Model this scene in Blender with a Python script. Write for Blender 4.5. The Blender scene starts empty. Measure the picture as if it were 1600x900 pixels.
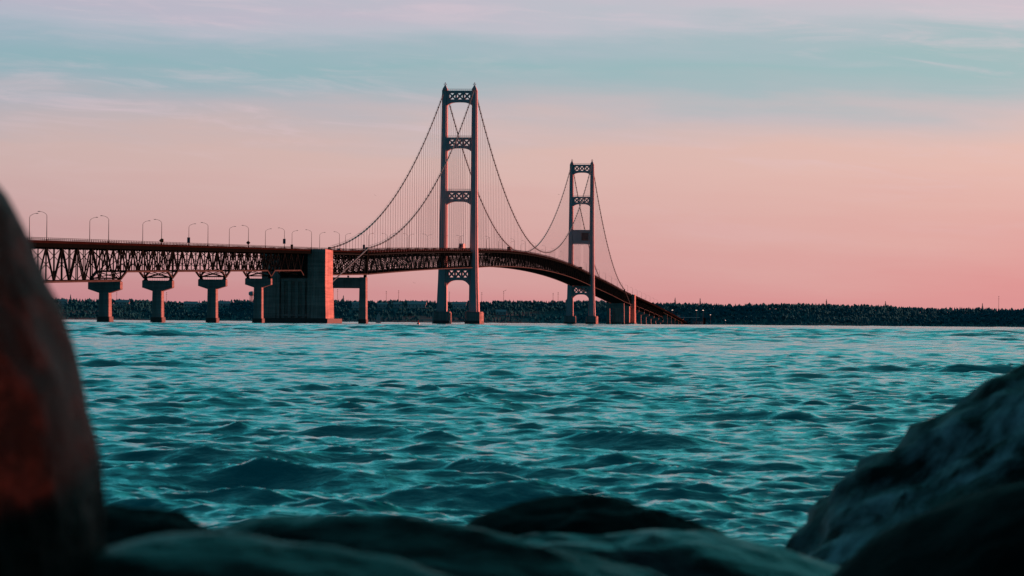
import bpy, bmesh, math, random
import numpy as np
from mathutils import Vector, Matrix, noise
random.seed(7)
C = bpy.context.scene
COL = C.collection
def lin(r, g, b):
    f = lambda c: ((c/255+.055)/1.055)**2.4 if c/255 > .04045 else c/255/12.92
    return (f(r), f(g), f(b), 1)

# ------------------------------------------------------------------ camera
CH = 1.0
cam = bpy.data.cameras.new('camera'); co = bpy.data.objects.new('camera', cam); COL.objects.link(co)
cam.sensor_width = 36; cam.lens = 122.3; cam.clip_start = .1; cam.clip_end = 90000
co.matrix_world = Matrix.Translation((0, 0, CH)) @ Matrix.Rotation(math.radians(90.573), 4, 'X') @ Matrix.Rotation(math.radians(.458), 4, 'Z')
cam.dof.use_dof = True; cam.dof.focus_distance = 1500; cam.dof.aperture_fstop = 12
C.camera = co

# ------------------------------------------------------------------ world + sun
SUN_EL, SUN_AZ = math.radians(3.2), math.radians(69)      # azimuth from +y towards +x
w = bpy.data.worlds.new('World'); C.world = w; w.use_nodes = True
nt = w.node_tree; N = nt.nodes; LK = nt.links; N.clear()
out = N.new('ShaderNodeOutputWorld'); bg = N.new('ShaderNodeBackground'); bg2 = N.new('ShaderNodeBackground'); add = N.new('ShaderNodeAddShader')
sky = N.new('ShaderNodeTexSky'); sky.sky_type = 'NISHITA'; sky.sun_disc = False
sky.sun_elevation = SUN_EL; sky.sun_rotation = SUN_AZ; sky.air_density = 1.2; sky.dust_density = 2
LK.new(sky.outputs[0], bg2.inputs[0]); bg2.inputs[1].default_value = .05*.2
tc = N.new('ShaderNodeTexCoord'); sp = N.new('ShaderNodeSeparateXYZ'); LK.new(tc.outputs['Generated'], sp.inputs[0])
def mth(op, a, b=None, c=None, n=N, l=LK):
    m = n.new('ShaderNodeMath'); m.operation = op
    for i, v in enumerate((a, b, c)):
        if v is None: continue
        if isinstance(v, (int, float)): m.inputs[i].default_value = v
        else: l.new(v, m.inputs[i])
    return m.outputs[0]
def rng(v, a, b, c, d, smooth=False, n=N, l=LK):
    m = n.new('ShaderNodeMapRange'); l.new(v, m.inputs[0])
    for i, q in enumerate((a, b, c, d)): m.inputs[i+1].default_value = q
    if smooth: m.interpolation_type = 'SMOOTHSTEP'
    return m.outputs[0]
def ramp(v, stops, n=N, l=LK, mode='LINEAR'):
    r = n.new('ShaderNodeValToRGB'); l.new(v, r.inputs[0]); e = r.color_ramp; e.interpolation = mode
    while len(e.elements) < len(stops): e.elements.new(.5)
    for el, (p, c) in zip(e.elements, stops): el.position = p; el.color = c
    return r.outputs[0]
def mixc(f, a, b, mode='MIX', n=N, l=LK):
    m = n.new('ShaderNodeMix'); m.data_type = 'RGBA'; m.blend_type = mode
    for i, v in ((0, f), (6, a), (7, b)):
        if isinstance(v, (int, float)): m.inputs[i].default_value = v
        elif isinstance(v, tuple): m.inputs[i].default_value = v
        else: l.new(v, m.inputs[i])
    return m.outputs[2]
def noisetex(vec, scale, detail=4, rough=.55, n=N, l=LK, dist=0):
    t = n.new('ShaderNodeTexNoise'); t.inputs['Scale'].default_value = scale
    t.inputs['Detail'].default_value = detail; t.inputs['Roughness'].default_value = rough
    t.inputs['Distortion'].default_value = dist
    if vec is not None: l.new(vec, t.inputs['Vector'])
    return t.outputs[0]
def comb(x, y, z, n=N, l=LK):
    c = n.new('ShaderNodeCombineXYZ')
    for i, v in enumerate((x, y, z)):
        if isinstance(v, (int, float)): c.inputs[i].default_value = v
        else: l.new(v, c.inputs[i])
    return c.outputs[0]
X, Y, Z = sp.outputs
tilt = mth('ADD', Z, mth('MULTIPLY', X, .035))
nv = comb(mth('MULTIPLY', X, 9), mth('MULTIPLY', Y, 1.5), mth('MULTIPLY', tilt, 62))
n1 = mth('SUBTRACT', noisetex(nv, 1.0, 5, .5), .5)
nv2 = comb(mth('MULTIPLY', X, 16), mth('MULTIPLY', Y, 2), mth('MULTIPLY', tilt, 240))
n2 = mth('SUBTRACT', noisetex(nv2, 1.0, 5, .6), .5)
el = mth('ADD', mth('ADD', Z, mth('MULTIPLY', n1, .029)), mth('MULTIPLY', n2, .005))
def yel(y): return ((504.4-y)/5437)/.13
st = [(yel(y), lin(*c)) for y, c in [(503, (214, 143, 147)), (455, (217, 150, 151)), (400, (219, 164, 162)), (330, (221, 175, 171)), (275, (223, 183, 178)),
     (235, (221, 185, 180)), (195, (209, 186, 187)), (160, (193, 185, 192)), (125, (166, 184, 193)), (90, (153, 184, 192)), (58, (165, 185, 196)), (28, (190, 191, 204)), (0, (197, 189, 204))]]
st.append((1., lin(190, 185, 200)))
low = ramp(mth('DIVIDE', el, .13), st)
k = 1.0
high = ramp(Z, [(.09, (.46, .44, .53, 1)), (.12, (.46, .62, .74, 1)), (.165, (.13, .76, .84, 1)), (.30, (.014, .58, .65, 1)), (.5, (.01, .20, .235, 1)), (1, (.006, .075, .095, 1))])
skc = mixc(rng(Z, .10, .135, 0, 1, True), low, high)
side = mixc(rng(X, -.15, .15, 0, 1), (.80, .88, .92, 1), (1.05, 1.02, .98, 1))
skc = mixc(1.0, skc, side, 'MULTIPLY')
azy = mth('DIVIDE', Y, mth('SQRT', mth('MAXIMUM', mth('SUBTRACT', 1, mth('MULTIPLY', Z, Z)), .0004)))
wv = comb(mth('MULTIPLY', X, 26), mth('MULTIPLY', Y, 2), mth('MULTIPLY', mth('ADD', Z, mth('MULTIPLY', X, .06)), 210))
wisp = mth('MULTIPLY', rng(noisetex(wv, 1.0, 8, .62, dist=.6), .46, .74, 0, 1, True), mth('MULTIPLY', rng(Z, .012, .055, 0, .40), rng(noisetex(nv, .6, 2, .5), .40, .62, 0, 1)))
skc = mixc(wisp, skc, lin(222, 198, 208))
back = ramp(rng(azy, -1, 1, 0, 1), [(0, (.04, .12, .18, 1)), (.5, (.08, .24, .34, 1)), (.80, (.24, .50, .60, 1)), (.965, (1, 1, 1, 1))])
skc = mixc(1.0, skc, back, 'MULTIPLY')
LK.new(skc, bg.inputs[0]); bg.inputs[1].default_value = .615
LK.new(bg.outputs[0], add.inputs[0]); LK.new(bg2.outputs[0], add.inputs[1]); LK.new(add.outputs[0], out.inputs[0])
sl = bpy.data.lights.new('sun', 'SUN'); so = bpy.data.objects.new('sun', sl); COL.objects.link(so)
sl.energy = 5; sl.angle = math.radians(.5); sl.color = (1, .20, .13)
sd = Vector((math.sin(SUN_AZ)*math.cos(SUN_EL), math.cos(SUN_AZ)*math.cos(SUN_EL), math.sin(SUN_EL)))
so.rotation_euler = sd.to_track_quat('Z', 'Y').to_euler(); so.location = (300, 0, 300)
C.view_settings.view_transform = 'Standard'; C.view_settings.look = 'None'
C.view_settings.exposure = .7; C.view_settings.gamma = 1
C.render.engine = 'CYCLES'; C.cycles.use_denoising = True
C.cycles.max_bounces = 5; C.cycles.glossy_bounces = 3; C.cycles.diffuse_bounces = 2; C.cycles.transmission_bounces = 2
C.cycles.caustics_reflective = False; C.cycles.caustics_refractive = False

# ------------------------------------------------------------------ materials
def mat(name, col, rough=.7, metal=0, var=.25, vscale=.3, bump=0, bscale=3, stretch=(1, 1, 1), emit=None, spec=.5, col2=None, bands=0):
    m = bpy.data.materials.new(name); m.use_nodes = True; n = m.node_tree.nodes; l = m.node_tree.links
    b = n['Principled BSDF']; b.inputs['Roughness'].default_value = rough; b.inputs['Metallic'].default_value = metal
    b.inputs['Specular IOR Level'].default_value = spec
    t = n.new('ShaderNodeTexCoord'); mp = n.new('ShaderNodeMapping'); mp.inputs['Scale'].default_value = stretch
    l.new(t.outputs['Object'], mp.inputs[0])
    f = noisetex(mp.outputs[0], vscale, 6, .6, n, l)
    f = rng(f, .3, .7, 0, 1, False, n, l)
    c2 = col2 if col2 else tuple(c*(1-var) for c in col[:3])+(1,)
    cc = mixc(f, c2, tuple(col[:3])+(1,), 'MIX', n, l)
    if bands:
        for sc_, a_, b_ in (((.04, .04, .9), .42, .6), ((.9, .9, .05), .40, .62)):
            m2 = n.new('ShaderNodeMapping'); m2.inputs['Scale'].default_value = sc_; l.new(t.outputs['Object'], m2.inputs[0])
            g = rng(noisetex(m2.outputs[0], 1, 4, .6, n, l), a_, b_, 1-bands, 1, False, n, l); cc = mixc(1.0, cc, comb(g, g, g, n, l), 'MULTIPLY', n, l)
    l.new(cc, b.inputs['Base Color'])
    if bump:
        bp = n.new('ShaderNodeBump'); bp.inputs['Distance'].default_value = bump
        l.new(noisetex(mp.outputs[0], bscale, 8, .6, n, l), bp.inputs['Height']); l.new(bp.outputs[0], b.inputs['Normal'])
    if emit:
        b.inputs['Emission Color'].default_value = emit[:3]+(1,); b.inputs['Emission Strength'].default_value = emit[3]
    return m
M = dict(
 ivory=mat('ivory_tower_paint', (.54, .50, .54), .6, spec=.2, var=.22, vscale=.12, stretch=(1, 1, .25)),
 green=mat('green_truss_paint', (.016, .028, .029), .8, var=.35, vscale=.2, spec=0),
 chord=mat('pale_chord_paint', (.075, .085, .085), .7, spec=0, var=.4, vscale=.2),  # bottom chords, paler than the rest of the truss
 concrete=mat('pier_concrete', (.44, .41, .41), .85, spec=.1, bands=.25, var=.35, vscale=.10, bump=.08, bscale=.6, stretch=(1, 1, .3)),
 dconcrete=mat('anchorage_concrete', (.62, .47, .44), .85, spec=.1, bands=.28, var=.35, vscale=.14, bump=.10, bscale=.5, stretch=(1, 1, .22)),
 wet=mat('wet_stained_concrete', (.10, .09, .085), .6, var=.5, vscale=.5, bump=.05),
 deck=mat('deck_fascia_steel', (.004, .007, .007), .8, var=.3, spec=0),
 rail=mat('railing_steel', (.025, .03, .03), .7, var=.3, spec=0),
 curb=mat('parapet_sunlit_red', (.020, .011, .010), .8, var=.35, vscale=.15, spec=0),  # red of the low sun on green steel, put into the base colour
 asphalt=mat('asphalt_roadway', (.05, .05, .052), .9, var=.3),
 cable=mat('main_cable_wrap', (.05, .065, .07), .5, var=.2),
 rope=mat('suspender_rope', (.36, .36, .38), .5, var=.2),
 pole=mat('galvanised_pole', (.10, .10, .105), .5, .4, var=.2),
 lamp=mat('lamp_housing', (.16, .16, .17), .4, var=.1),
 white=mat('white_paint', (.75, .75, .76), .4, var=.12),
 glass=mat('dark_glass', (.02, .025, .03), .1, var=.1),
 tyre=mat('rubber', (.02, .02, .02), .8, var=.2),
 redp=mat('red_paint', (.5, .06, .04), .4, var=.15),
 bluep=mat('dark_blue_paint', (.04, .06, .12), .3, var=.15),
 orange=mat('orange_sign_sheeting', (.75, .16, .05), .5, var=.1),
 brown=mat('brown_tarpaulin', (.12, .075, .065), .85, var=.45, vscale=.25, bump=.1, bscale=.4),
 bark=mat('bark', (.06, .045, .035), .9),
 roof=mat('slate_roof', (.06, .06, .065), .8),
 pale=mat('pale_siding', (.50, .58, .60), .7, var=.2),
 light=mat('lit_lamp_glass', (.9, .75, .6), .4, emit=(1, .62, .5, 1.1)),
 lightr=mat('lit_amber_lamp', (.9, .4, .3), .4, emit=(1, .25, .14, 1.6)),
 bird=mat('gull_feathers', (.16, .16, .17), .8),
)

# ------------------------------------------------------------------ mesh helpers
class MB:
    def __init__(s): s.v = []; s.f = []
    def box(s, c, d, rz=0):
        x, y, z = c; a, b, h = d[0]/2, d[1]/2, d[2]/2; i = len(s.v); ca, sa = math.cos(rz), math.sin(rz)
        for dz in (-h, h):
            for dx, dy in ((-a, -b), (a, -b), (a, b), (-a, b)): s.v.append((x+dx*ca-dy*sa, y+dx*sa+dy*ca, z+dz))
        s.f += [(i+3, i+2, i+1, i), (i+4, i+5, i+6, i+7), (i, i+1, i+5, i+4), (i+1, i+2, i+6, i+5), (i+2, i+3, i+7, i+6), (i+3, i, i+4, i+7)]; return s
    def bar(s, p, q, w_, h_=None, up=(0, 0, 1)):
        h_ = h_ or w_; p = Vector(p); q = Vector(q); d = (q-p).normalized(); u = Vector(up)
        if abs(d.dot(u)) > .98: u = Vector((0, 1, 0))
        a = d.cross(u).normalized()*w_/2; b = a.cross(d).normalized()*h_/2; i = len(s.v)
        for o in (p, q):
            for e in (-a-b, a-b, a+b, -a+b): s.v.append(tuple(o+e))
        s.f += [(i+3, i+2, i+1, i), (i+4, i+5, i+6, i+7), (i, i+1, i+5, i+4), (i+1, i+2, i+6, i+5), (i+2, i+3, i+7, i+6), (i+3, i, i+4, i+7)]; return s
    def tube(s, pts, r, n=6, r2=None):
        i0 = len(s.v); m = len(pts); P = [Vector(p) for p in pts]
        for j in range(m):
            d = (P[min(j+1, m-1)]-P[max(j-1, 0)]).normalized(); u = Vector((0, 0, 1)) if abs(d.z) < .9 else Vector((1, 0, 0))
            a = d.cross(u).normalized(); b = a.cross(d); rr = r if r2 is None else r+(r2-r)*j/(m-1)
            for k_ in range(n):
                t = 2*math.pi*k_/n; s.v.append(tuple(P[j]+(a*math.cos(t)+b*math.sin(t))*rr))
        for j in range(m-1):
            for k_ in range(n):
                a = i0+j*n+k_; b = i0+j*n+(k_+1) % n; s.f.append((a, b, b+n, a+n))
        s.f.append(tuple(i0+k_ for k_ in range(n))[::-1]); s.f.append(tuple(i0+(m-1)*n+k_ for k_ in range(n))); return s
    def loft(s, rings):                                   # list of equal length rings of 3D points
        i0 = len(s.v); n = len(rings[0])
        for r in rings: s.v += [tuple(p) for p in r]
        for j in range(len(rings)-1):
            for k_ in range(n):
                a = i0+j*n+k_; b = i0+j*n+(k_+1) % n; s.f.append((a, b, b+n, a+n))
        s.f.append(tuple(i0+k_ for k_ in range(n))[::-1]); j = len(rings)-1; s.f.append(tuple(i0+j*n+k_ for k_ in range(n))); return s
    def prism(s, poly, y0, y1):                           # poly in (x,z), extruded along y
        return s.loft([[(x, y0, z) for x, z in poly], [(x, y1, z) for x, z in poly]])
    def prismx(s, poly, x0, x1):                          # poly in (y,z)
        return s.loft([[(x0, y, z) for y, z in poly], [(x1, y, z) for y, z in poly]])
    def build(s, name, m, parent=None, bevel=0, smooth=False, loc=None):
        me = bpy.data.meshes.new(name); me.from_pydata(s.v, [], s.f); me.update()
        bm = bmesh.new(); bm.from_mesh(me); bmesh.ops.recalc_face_normals(bm, faces=bm.faces[:]); bm.to_mesh(me); bm.free()
        me.materials.append(m); o = bpy.data.objects.new(name, me); COL.objects.link(o)
        if parent: o.parent = parent
        if loc: o.location = loc
        if bevel:
            b = o.modifiers.new('bevel', 'BEVEL'); b.width = bevel; b.segments = 2; b.limit_method = 'ANGLE'
        if smooth: me.polygons.foreach_set('use_smooth', [True]*len(me.polygons))
        return o
def tag(o, label=None, cat=None, group=None, kind=None):
    if label: o['label'] = label
    if cat: o['category'] = cat
    if group: o['group'] = group
    if kind: o['kind'] = kind
    return o
def empty(name, loc=(0, 0, 0), rz=0, parent=None):
    o = bpy.data.objects.new(name, None); o.location = loc; o.rotation_euler = (0, 0, rz); COL.objects.link(o)
    if parent: o.parent = parent
    return o
def copy_tree(o, parent=None):
    c = o.copy(); COL.objects.link(c); c.parent = parent
    for ch in list(o.children): copy_tree(ch, c)
    return c

# bridge axis frame: s metres along the bridge from the near tower, w metres to the right
UX, UY = .096, .99538
BA = -math.atan2(UX, UY); T1 = (-38.6, 2501)
def W(wd, s, z): return (T1[0]+UX*s+UY*wd, T1[1]+UY*s-UX*wd, z)
def zroad(s):
    if s <= -549: z = 41.2+(s+549)*.0165 if s > -747 else 37.93+(s+747)*.0168
    elif s < 0: t = (s+549)/549; z = 41.2+12.8*t+.6*math.sin(math.pi*t)
    elif s <= 1158: z = 61.5-7.5*((s-579)/579)**2
    elif s <= 1707: t = (1707-s)/549; z = 41.2+12.8*t+.6*math.sin(math.pi*t)
    elif s <= 1877: z = 41.2-(s-1707)*.0192
    else:
        u = s-1877; z = 37.93-.0168*u-3.6e-6*u*u
    return z

# ------------------------------------------------------------------ water (one sheet)
def make_water():
    cols = np.radians(np.concatenate([-np.geomspace(180, 9.7, 70), np.linspace(-9.4, 9.4, 1500), np.geomspace(9.7, 180, 70)]))
    rr = [2.]
    while rr[-1] < 45000: rr.append(rr[-1]*(1.04 if rr[-1] < 10.5 else 1.0019 if rr[-1] < 110 else 1.003 if rr[-1] < 420 else 1.0034 if rr[-1] < 11000 else 1.12))
    rr = np.array(rr); dr = np.gradient(rr); da = np.gradient(cols)
    A, R = np.meshgrid(cols, rr); x = R*np.sin(A); y = R*np.cos(A)
    sp_ = np.maximum(dr[:, None]*np.ones_like(da)[None, :], .6*R*np.abs(da)[None, :])
    rs = np.random.RandomState(23); dx = np.zeros_like(x); dy = np.zeros_like(x); z = np.zeros_like(x)
    n = 104; lam = np.geomspace(.10, 3.4, n)*rs.uniform(.93, 1.07, n)
    for i in range(n):
        L = lam[i]; th = math.radians(-100)+rs.normal(0, .60 if L < 2 else .5); kx, ky = math.cos(th), math.sin(th); k_ = 2*math.pi/L
        s_ = .0255*(1.5 if L < .25 else 1.45 if L < .7 else 1.2 if L < 1.1 else .55 if L < 2 else .36)
        farx = 1+(1.6 if L > .7 else .3)*np.clip((R-50)/200, 0, 1)
        a = s_/k_*rs.uniform(.6, 1.35)
        wgt = np.clip((L/sp_-1.6)/2, 0, 1)*farx; ph = k_*(kx*x+ky*y)+rs.uniform(0, 6.28)
        c, sn = np.cos(ph), np.sin(ph)
        z += a*wgt*(c+.45*np.cos(2*ph)*min(1, k_*a*8)); dx -= 1.0*a*wgt*kx*sn; dy -= 1.0*a*wgt*ky*sn
    R2 = np.clip((R-90)/350, 0, 1); fade = np.clip((9000-R)/6000, 0, 1)
    for i in range(36):
        L = 2.5*(16/2.5)**(i/35); th = math.radians(-95)+rs.normal(0, .5); kx, ky = math.cos(th), math.sin(th); k_ = 2*math.pi/L; a = .066/k_*rs.uniform(.6, 1.3)*min(1, (4/L)**.75)
        wgt = np.clip((L/sp_-2)/2, 0, 1)*R2*fade*np.clip(R/(L*28), .0, 1); ph = k_*(kx*x+ky*y)+rs.uniform(0, 6.28); z += a*wgt*(np.cos(ph)+.3*np.cos(2*ph)); dy -= .8*a*wgt*ky*np.sin(ph)
    R3 = np.clip((R-2000)/1500, 0, 1)
    for i in range(14):
        L = 22*(85/22)**(i/13); th = math.radians(-95)+rs.normal(0, .5); kx, ky = math.cos(th), math.sin(th); k_ = 2*math.pi/L; a = .03/k_*rs.uniform(.6, 1.3)*min(1, (30/L))
        z += a*np.clip((L/sp_-2)/2, 0, 1)*R3*np.cos(k_*(kx*x+ky*y)+rs.uniform(0, 6.28))
    gust = .92+.30*np.sin(x*.13+y*.06+1.3)*np.sin(y*.105-x*.05+.4)+.16*np.sin(x*.5-y*.23)*np.sin(y*.31+x*.2+2)
    z *= gust
    # short steep crests that stand out from the chop
    for _ in range(620):
        far = _ >= 150
        d = math.exp(rs.uniform(math.log(200), math.log(1900))) if far else math.exp(rs.uniform(math.log(19), math.log(420)))
        cx = d*rs.uniform(-.17, .17); L = rs.uniform(3.0, 7.0)*(d/600)**.35 if far else rs.uniform(.7, 1.8)*(1 if d < 60 else 1.7)
        h = .026*L*rs.uniform(.5, 1.1) if far else .040*L**.8*rs.uniform(.6, 1.15)
        ang = rs.normal(0, .22); wd = L*rs.uniform(.9, 1.9)
        if _ == 0: cx, d, L, h, ang, wd = -1.55, 21.5, 2.0, .13, .12, 1.3
        if _ == 1: cx, d, L, h, ang, wd = -.2, 23.0, 1.8, .075, -.15, 1.3
        if _ == 2: cx, d, L, h, ang, wd = .8, 28.5, 1.7, .10, .1, 1.0
        i0, i1 = np.searchsorted(rr, [d-3*L-1, d+3*L+1]); a_ = math.atan2(cx, d); da_ = 3*wd/d
        j0, j1 = np.searchsorted(cols, [a_-da_, a_+da_])
        if i1-i0 < 3 or j1-j0 < 2: continue
        xx = x[i0:i1, j0:j1]; yy = y[i0:i1, j0:j1]
        u = (xx-cx)*math.cos(ang)+(yy-d)*math.sin(ang); v = -(xx-cx)*math.sin(ang)+(yy-d)*math.cos(ang)
        e = np.exp(-(u/wd)**2-(v/(.55*L))**2); z[i0:i1, j0:j1] += h*e*(1.9*(1-np.abs(np.sin(math.pi*(v+.22*np.sin(u*1.9)+.08*np.sin(u*5))/L)))**1.3-.7)
    x = x+dx; y = y+dy
    nr, nc = x.shape; co_ = np.stack([x, y, z], -1).reshape(-1, 3).astype(np.float32)
    idx = np.arange(nr*nc).reshape(nr, nc); q = np.stack([idx[:-1, :-1], idx[:-1, 1:], idx[1:, 1:], idx[1:, :-1]], -1).reshape(-1, 4)[:, ::-1].astype(np.int32)
    me = bpy.data.meshes.new('water'); me.vertices.add(len(co_)); me.vertices.foreach_set('co', co_.ravel())
    me.loops.add(q.size); me.loops.foreach_set('vertex_index', q.ravel()); me.polygons.add(len(q))
    me.polygons.foreach_set('loop_start', np.arange(0, q.size, 4, dtype=np.int32)); me.polygons.foreach_set('loop_total', np.full(len(q), 4, dtype=np.int32))
    me.polygons.foreach_set('use_smooth', np.ones(len(q), dtype=bool)); me.update(calc_edges=True)
    m = bpy.data.materials.new('lake_water'); m.use_nodes = True; n_ = m.node_tree.nodes; l = m.node_tree.links; b = n_['Principled BSDF']
    b.inputs['Base Color'].default_value = (0.0, .28, .30, 1); b.inputs['Roughness'].default_value = .07; b.inputs['IOR'].default_value = 1.33
    b.inputs['Specular Tint'].default_value = (.80, 1, 1, 1)
    t = n_.new('ShaderNodeTexCoord'); mp = n_.new('ShaderNodeMapping'); mp.inputs['Scale'].default_value = (.55, 1, 1); mp.inputs['Rotation'].default_value = (0, 0, .12); l.new(t.outputs['Object'], mp.inputs[0])
    h = mth('ADD', mth('MULTIPLY', noisetex(mp.outputs[0], 5.5, 3, .5, n_, l), .020), mth('MULTIPLY', noisetex(mp.outputs[0], .9, 3, .6, n_, l), .16), n=n_, l=l)
    h2 = mth('MULTIPLY', noisetex(mp.outputs[0], .6, 3, .6, n_, l), .55, n=n_, l=l)
    cd = n_.new('ShaderNodeVectorMath'); cd.operation = 'LENGTH'; l.new(t.outputs['Object'], cd.inputs[0])
    far = rng(cd.outputs['Value'], 60, 500, .0, 1, True, n_, l)
    nearf = rng(cd.outputs['Value'], 25, 140, .0, 1, True, n_, l)
    hh = mth('ADD', mth('MULTIPLY', noisetex(mp.outputs[0], 7, 4, .6, n_, l), .026, n=n_, l=l), mth('MULTIPLY', mth('MULTIPLY', noisetex(mp.outputs[0], 1.1, 3, .6, n_, l), .13, n=n_, l=l), nearf, n=n_, l=l), n=n_, l=l)
    hh = mth('ADD', hh, mth('MULTIPLY', h2, far, n=n_, l=l), n=n_, l=l)
    bp = n_.new('ShaderNodeBump'); bp.inputs['Distance'].default_value = 1; bp.inputs['Strength'].default_value = 1; l.new(hh, bp.inputs['Height']); l.new(bp.outputs[0], b.inputs['Normal'])
    me.materials.append(m); o = bpy.data.objects.new('water', me); COL.objects.link(o); tag(o, kind='structure')
make_water()

# ------------------------------------------------------------------ shore under the camera
def grid_mesh(name, xs, ys, fz, m, kind='structure', smooth=True):
    v = [(x, y, fz(x, y)) for y in ys for x in xs]; nx = len(xs)
    f = [(j*nx+i, j*nx+i+1, (j+1)*nx+i+1, (j+1)*nx+i) for j in range(len(ys)-1) for i in range(nx-1)]
    me = bpy.data.meshes.new(name); me.from_pydata(v, [], f); me.update(); me.polygons.foreach_set('use_smooth', [smooth]*len(f)); me.materials.append(m)
    o = bpy.data.objects.new(name, me); COL.objects.link(o); tag(o, kind=kind); return o
mshore = mat('shingle_shore', (.05, .055, .055), .9, var=.6, vscale=2, bump=.05, bscale=8)
def zshore(x, y):
    z = .12-.075*max(0, y-3) if y > -6 else .12+(-6-y)*.06
    return min(z, 3.5)+.07*noise.noise(Vector((x*.7, y*.7, 0)))+.03*noise.noise(Vector((x*2.4, y*2.4, 3)))
grid_mesh('shore', list(np.linspace(-70, 70, 180)), list(np.linspace(-60, -4, 40))+list(np.linspace(-3.6, 16, 80)), zshore, mshore)

# ------------------------------------------------------------------ boulders
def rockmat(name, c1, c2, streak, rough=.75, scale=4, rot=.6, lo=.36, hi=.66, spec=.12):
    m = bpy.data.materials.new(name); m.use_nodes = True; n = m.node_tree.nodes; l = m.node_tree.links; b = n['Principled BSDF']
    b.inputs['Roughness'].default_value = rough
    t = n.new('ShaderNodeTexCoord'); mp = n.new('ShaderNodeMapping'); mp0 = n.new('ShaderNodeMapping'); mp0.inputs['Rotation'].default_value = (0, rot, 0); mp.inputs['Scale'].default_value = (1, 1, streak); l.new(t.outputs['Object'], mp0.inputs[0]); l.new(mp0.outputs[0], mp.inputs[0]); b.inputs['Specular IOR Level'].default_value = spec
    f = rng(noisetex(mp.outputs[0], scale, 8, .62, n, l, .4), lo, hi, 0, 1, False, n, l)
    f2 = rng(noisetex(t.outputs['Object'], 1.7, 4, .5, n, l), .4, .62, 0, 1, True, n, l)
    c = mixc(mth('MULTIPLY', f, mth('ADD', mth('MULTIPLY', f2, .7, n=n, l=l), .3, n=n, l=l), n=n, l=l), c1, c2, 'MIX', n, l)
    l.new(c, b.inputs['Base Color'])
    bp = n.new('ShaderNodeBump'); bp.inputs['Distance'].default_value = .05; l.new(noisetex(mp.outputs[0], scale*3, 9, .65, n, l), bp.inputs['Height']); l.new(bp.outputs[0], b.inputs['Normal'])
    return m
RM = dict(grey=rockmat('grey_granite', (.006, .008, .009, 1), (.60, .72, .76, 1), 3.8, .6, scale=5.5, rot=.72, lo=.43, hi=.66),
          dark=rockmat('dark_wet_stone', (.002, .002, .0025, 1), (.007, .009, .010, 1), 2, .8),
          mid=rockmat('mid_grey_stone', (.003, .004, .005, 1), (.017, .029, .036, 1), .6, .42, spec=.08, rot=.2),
          reddish=rockmat('sunlit_red_stone', (.003, .004, .005, 1), (.034, .017, .015, 1), 1.3, .5, scale=17, lo=.49, hi=.60, spec=.03),  # patchy red sunlight on the flank, put into the stone colour as mottling
          lav=rockmat('painted_highlight_stone', (.003, .004, .005, 1), (.16, .125, .145, 1), 2.6, .35, scale=6, rot=-.25, lo=.48, hi=.62, spec=.22))  # lavender sky highlights painted into the colour as pale bands
def boulder(label, m, loc, rad, rot=(0, 0, 0), seed=0, rough=.10, flat=.0, sub=6, cut=None):
    bm = bmesh.new(); bmesh.ops.create_icosphere(bm, subdivisions=sub, radius=1); off = Vector((seed*7.3, seed*3.1, seed))
    rs = random.Random(seed); pl = []; from mathutils import Euler; RM3 = Euler(rot).to_matrix(); L0 = Vector(loc)
    for _ in range(10):
        d = Vector((rs.uniform(-1, 1), rs.uniform(-1, 1), rs.uniform(-.6, 1))).normalized(); pl.append((d, rs.uniform(.80, .95)))
    for v in bm.verts:
        p = v.co.copy(); r = 1+rough*noise.noise(p*1.3+off)+rough*.45*noise.noise(p*3.1+off)+rough*.24*noise.noise(p*8+off)+rough*.12*noise.noise(p*19+off)
        q = p*r
        if flat:
            for d, h in pl:
                e = q.dot(d)-h
                if e > 0: q -= d*e*flat
        q = Vector((q.x*rad[0], q.y*rad[1], q.z*rad[2]))
        if cut:
            g = RM3 @ q + L0; e = (g-cut[0]).dot(cut[1])+.03*noise.noise(g*2.5)+.014*noise.noise(g*7)+.007*noise.noise(g*19)
            if e > 0: q = RM3.transposed() @ (g-cut[1]*e*.85-L0)
        v.co = q
    me = bpy.data.meshes.new('boulder'); bm.to_mesh(me); bm.free(); me.materials.append(m); me.polygons.foreach_set('use_smooth', [True]*len(me.polygons))
    o = bpy.data.objects.new('boulder', me); o.location = (loc[0], loc[1], CH+loc[2]); o.rotation_euler = rot; COL.objects.link(o)
    tag(o, label, 'boulder', 'boulders along the near shore'); return o
boulder('tall blurred boulder with a flank coloured red as if sunlit at the left edge of the photo', RM['reddish'], (-1.030, 3.4, -.425), (.632, .6, .885), seed=3, rough=.06, cut=(Vector((-.436, 3.3, -.05)), Vector((.94, -.12, .33)).normalized()))
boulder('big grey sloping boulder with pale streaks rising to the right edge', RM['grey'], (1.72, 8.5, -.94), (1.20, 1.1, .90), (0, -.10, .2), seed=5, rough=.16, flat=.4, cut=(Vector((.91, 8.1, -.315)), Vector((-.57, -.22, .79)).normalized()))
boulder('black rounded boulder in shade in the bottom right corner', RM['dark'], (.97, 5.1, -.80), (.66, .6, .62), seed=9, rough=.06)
boulder('small dark stone in the gap right of the tall red tinted boulder', RM['dark'], (-.50, 4.3, -.52), (.30, .3, .285), seed=12, rough=.10)
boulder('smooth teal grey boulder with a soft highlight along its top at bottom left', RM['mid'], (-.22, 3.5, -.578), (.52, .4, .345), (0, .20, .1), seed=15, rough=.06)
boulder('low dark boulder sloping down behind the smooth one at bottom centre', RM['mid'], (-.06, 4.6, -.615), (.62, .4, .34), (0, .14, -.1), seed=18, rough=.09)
boulder('black humped boulder breaking into the water at the bottom centre', RM['dark'], (.16, 6.1, -.735), (.47, .5, .42), (0, .30, 0), seed=21, rough=.10, flat=.5)
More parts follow.
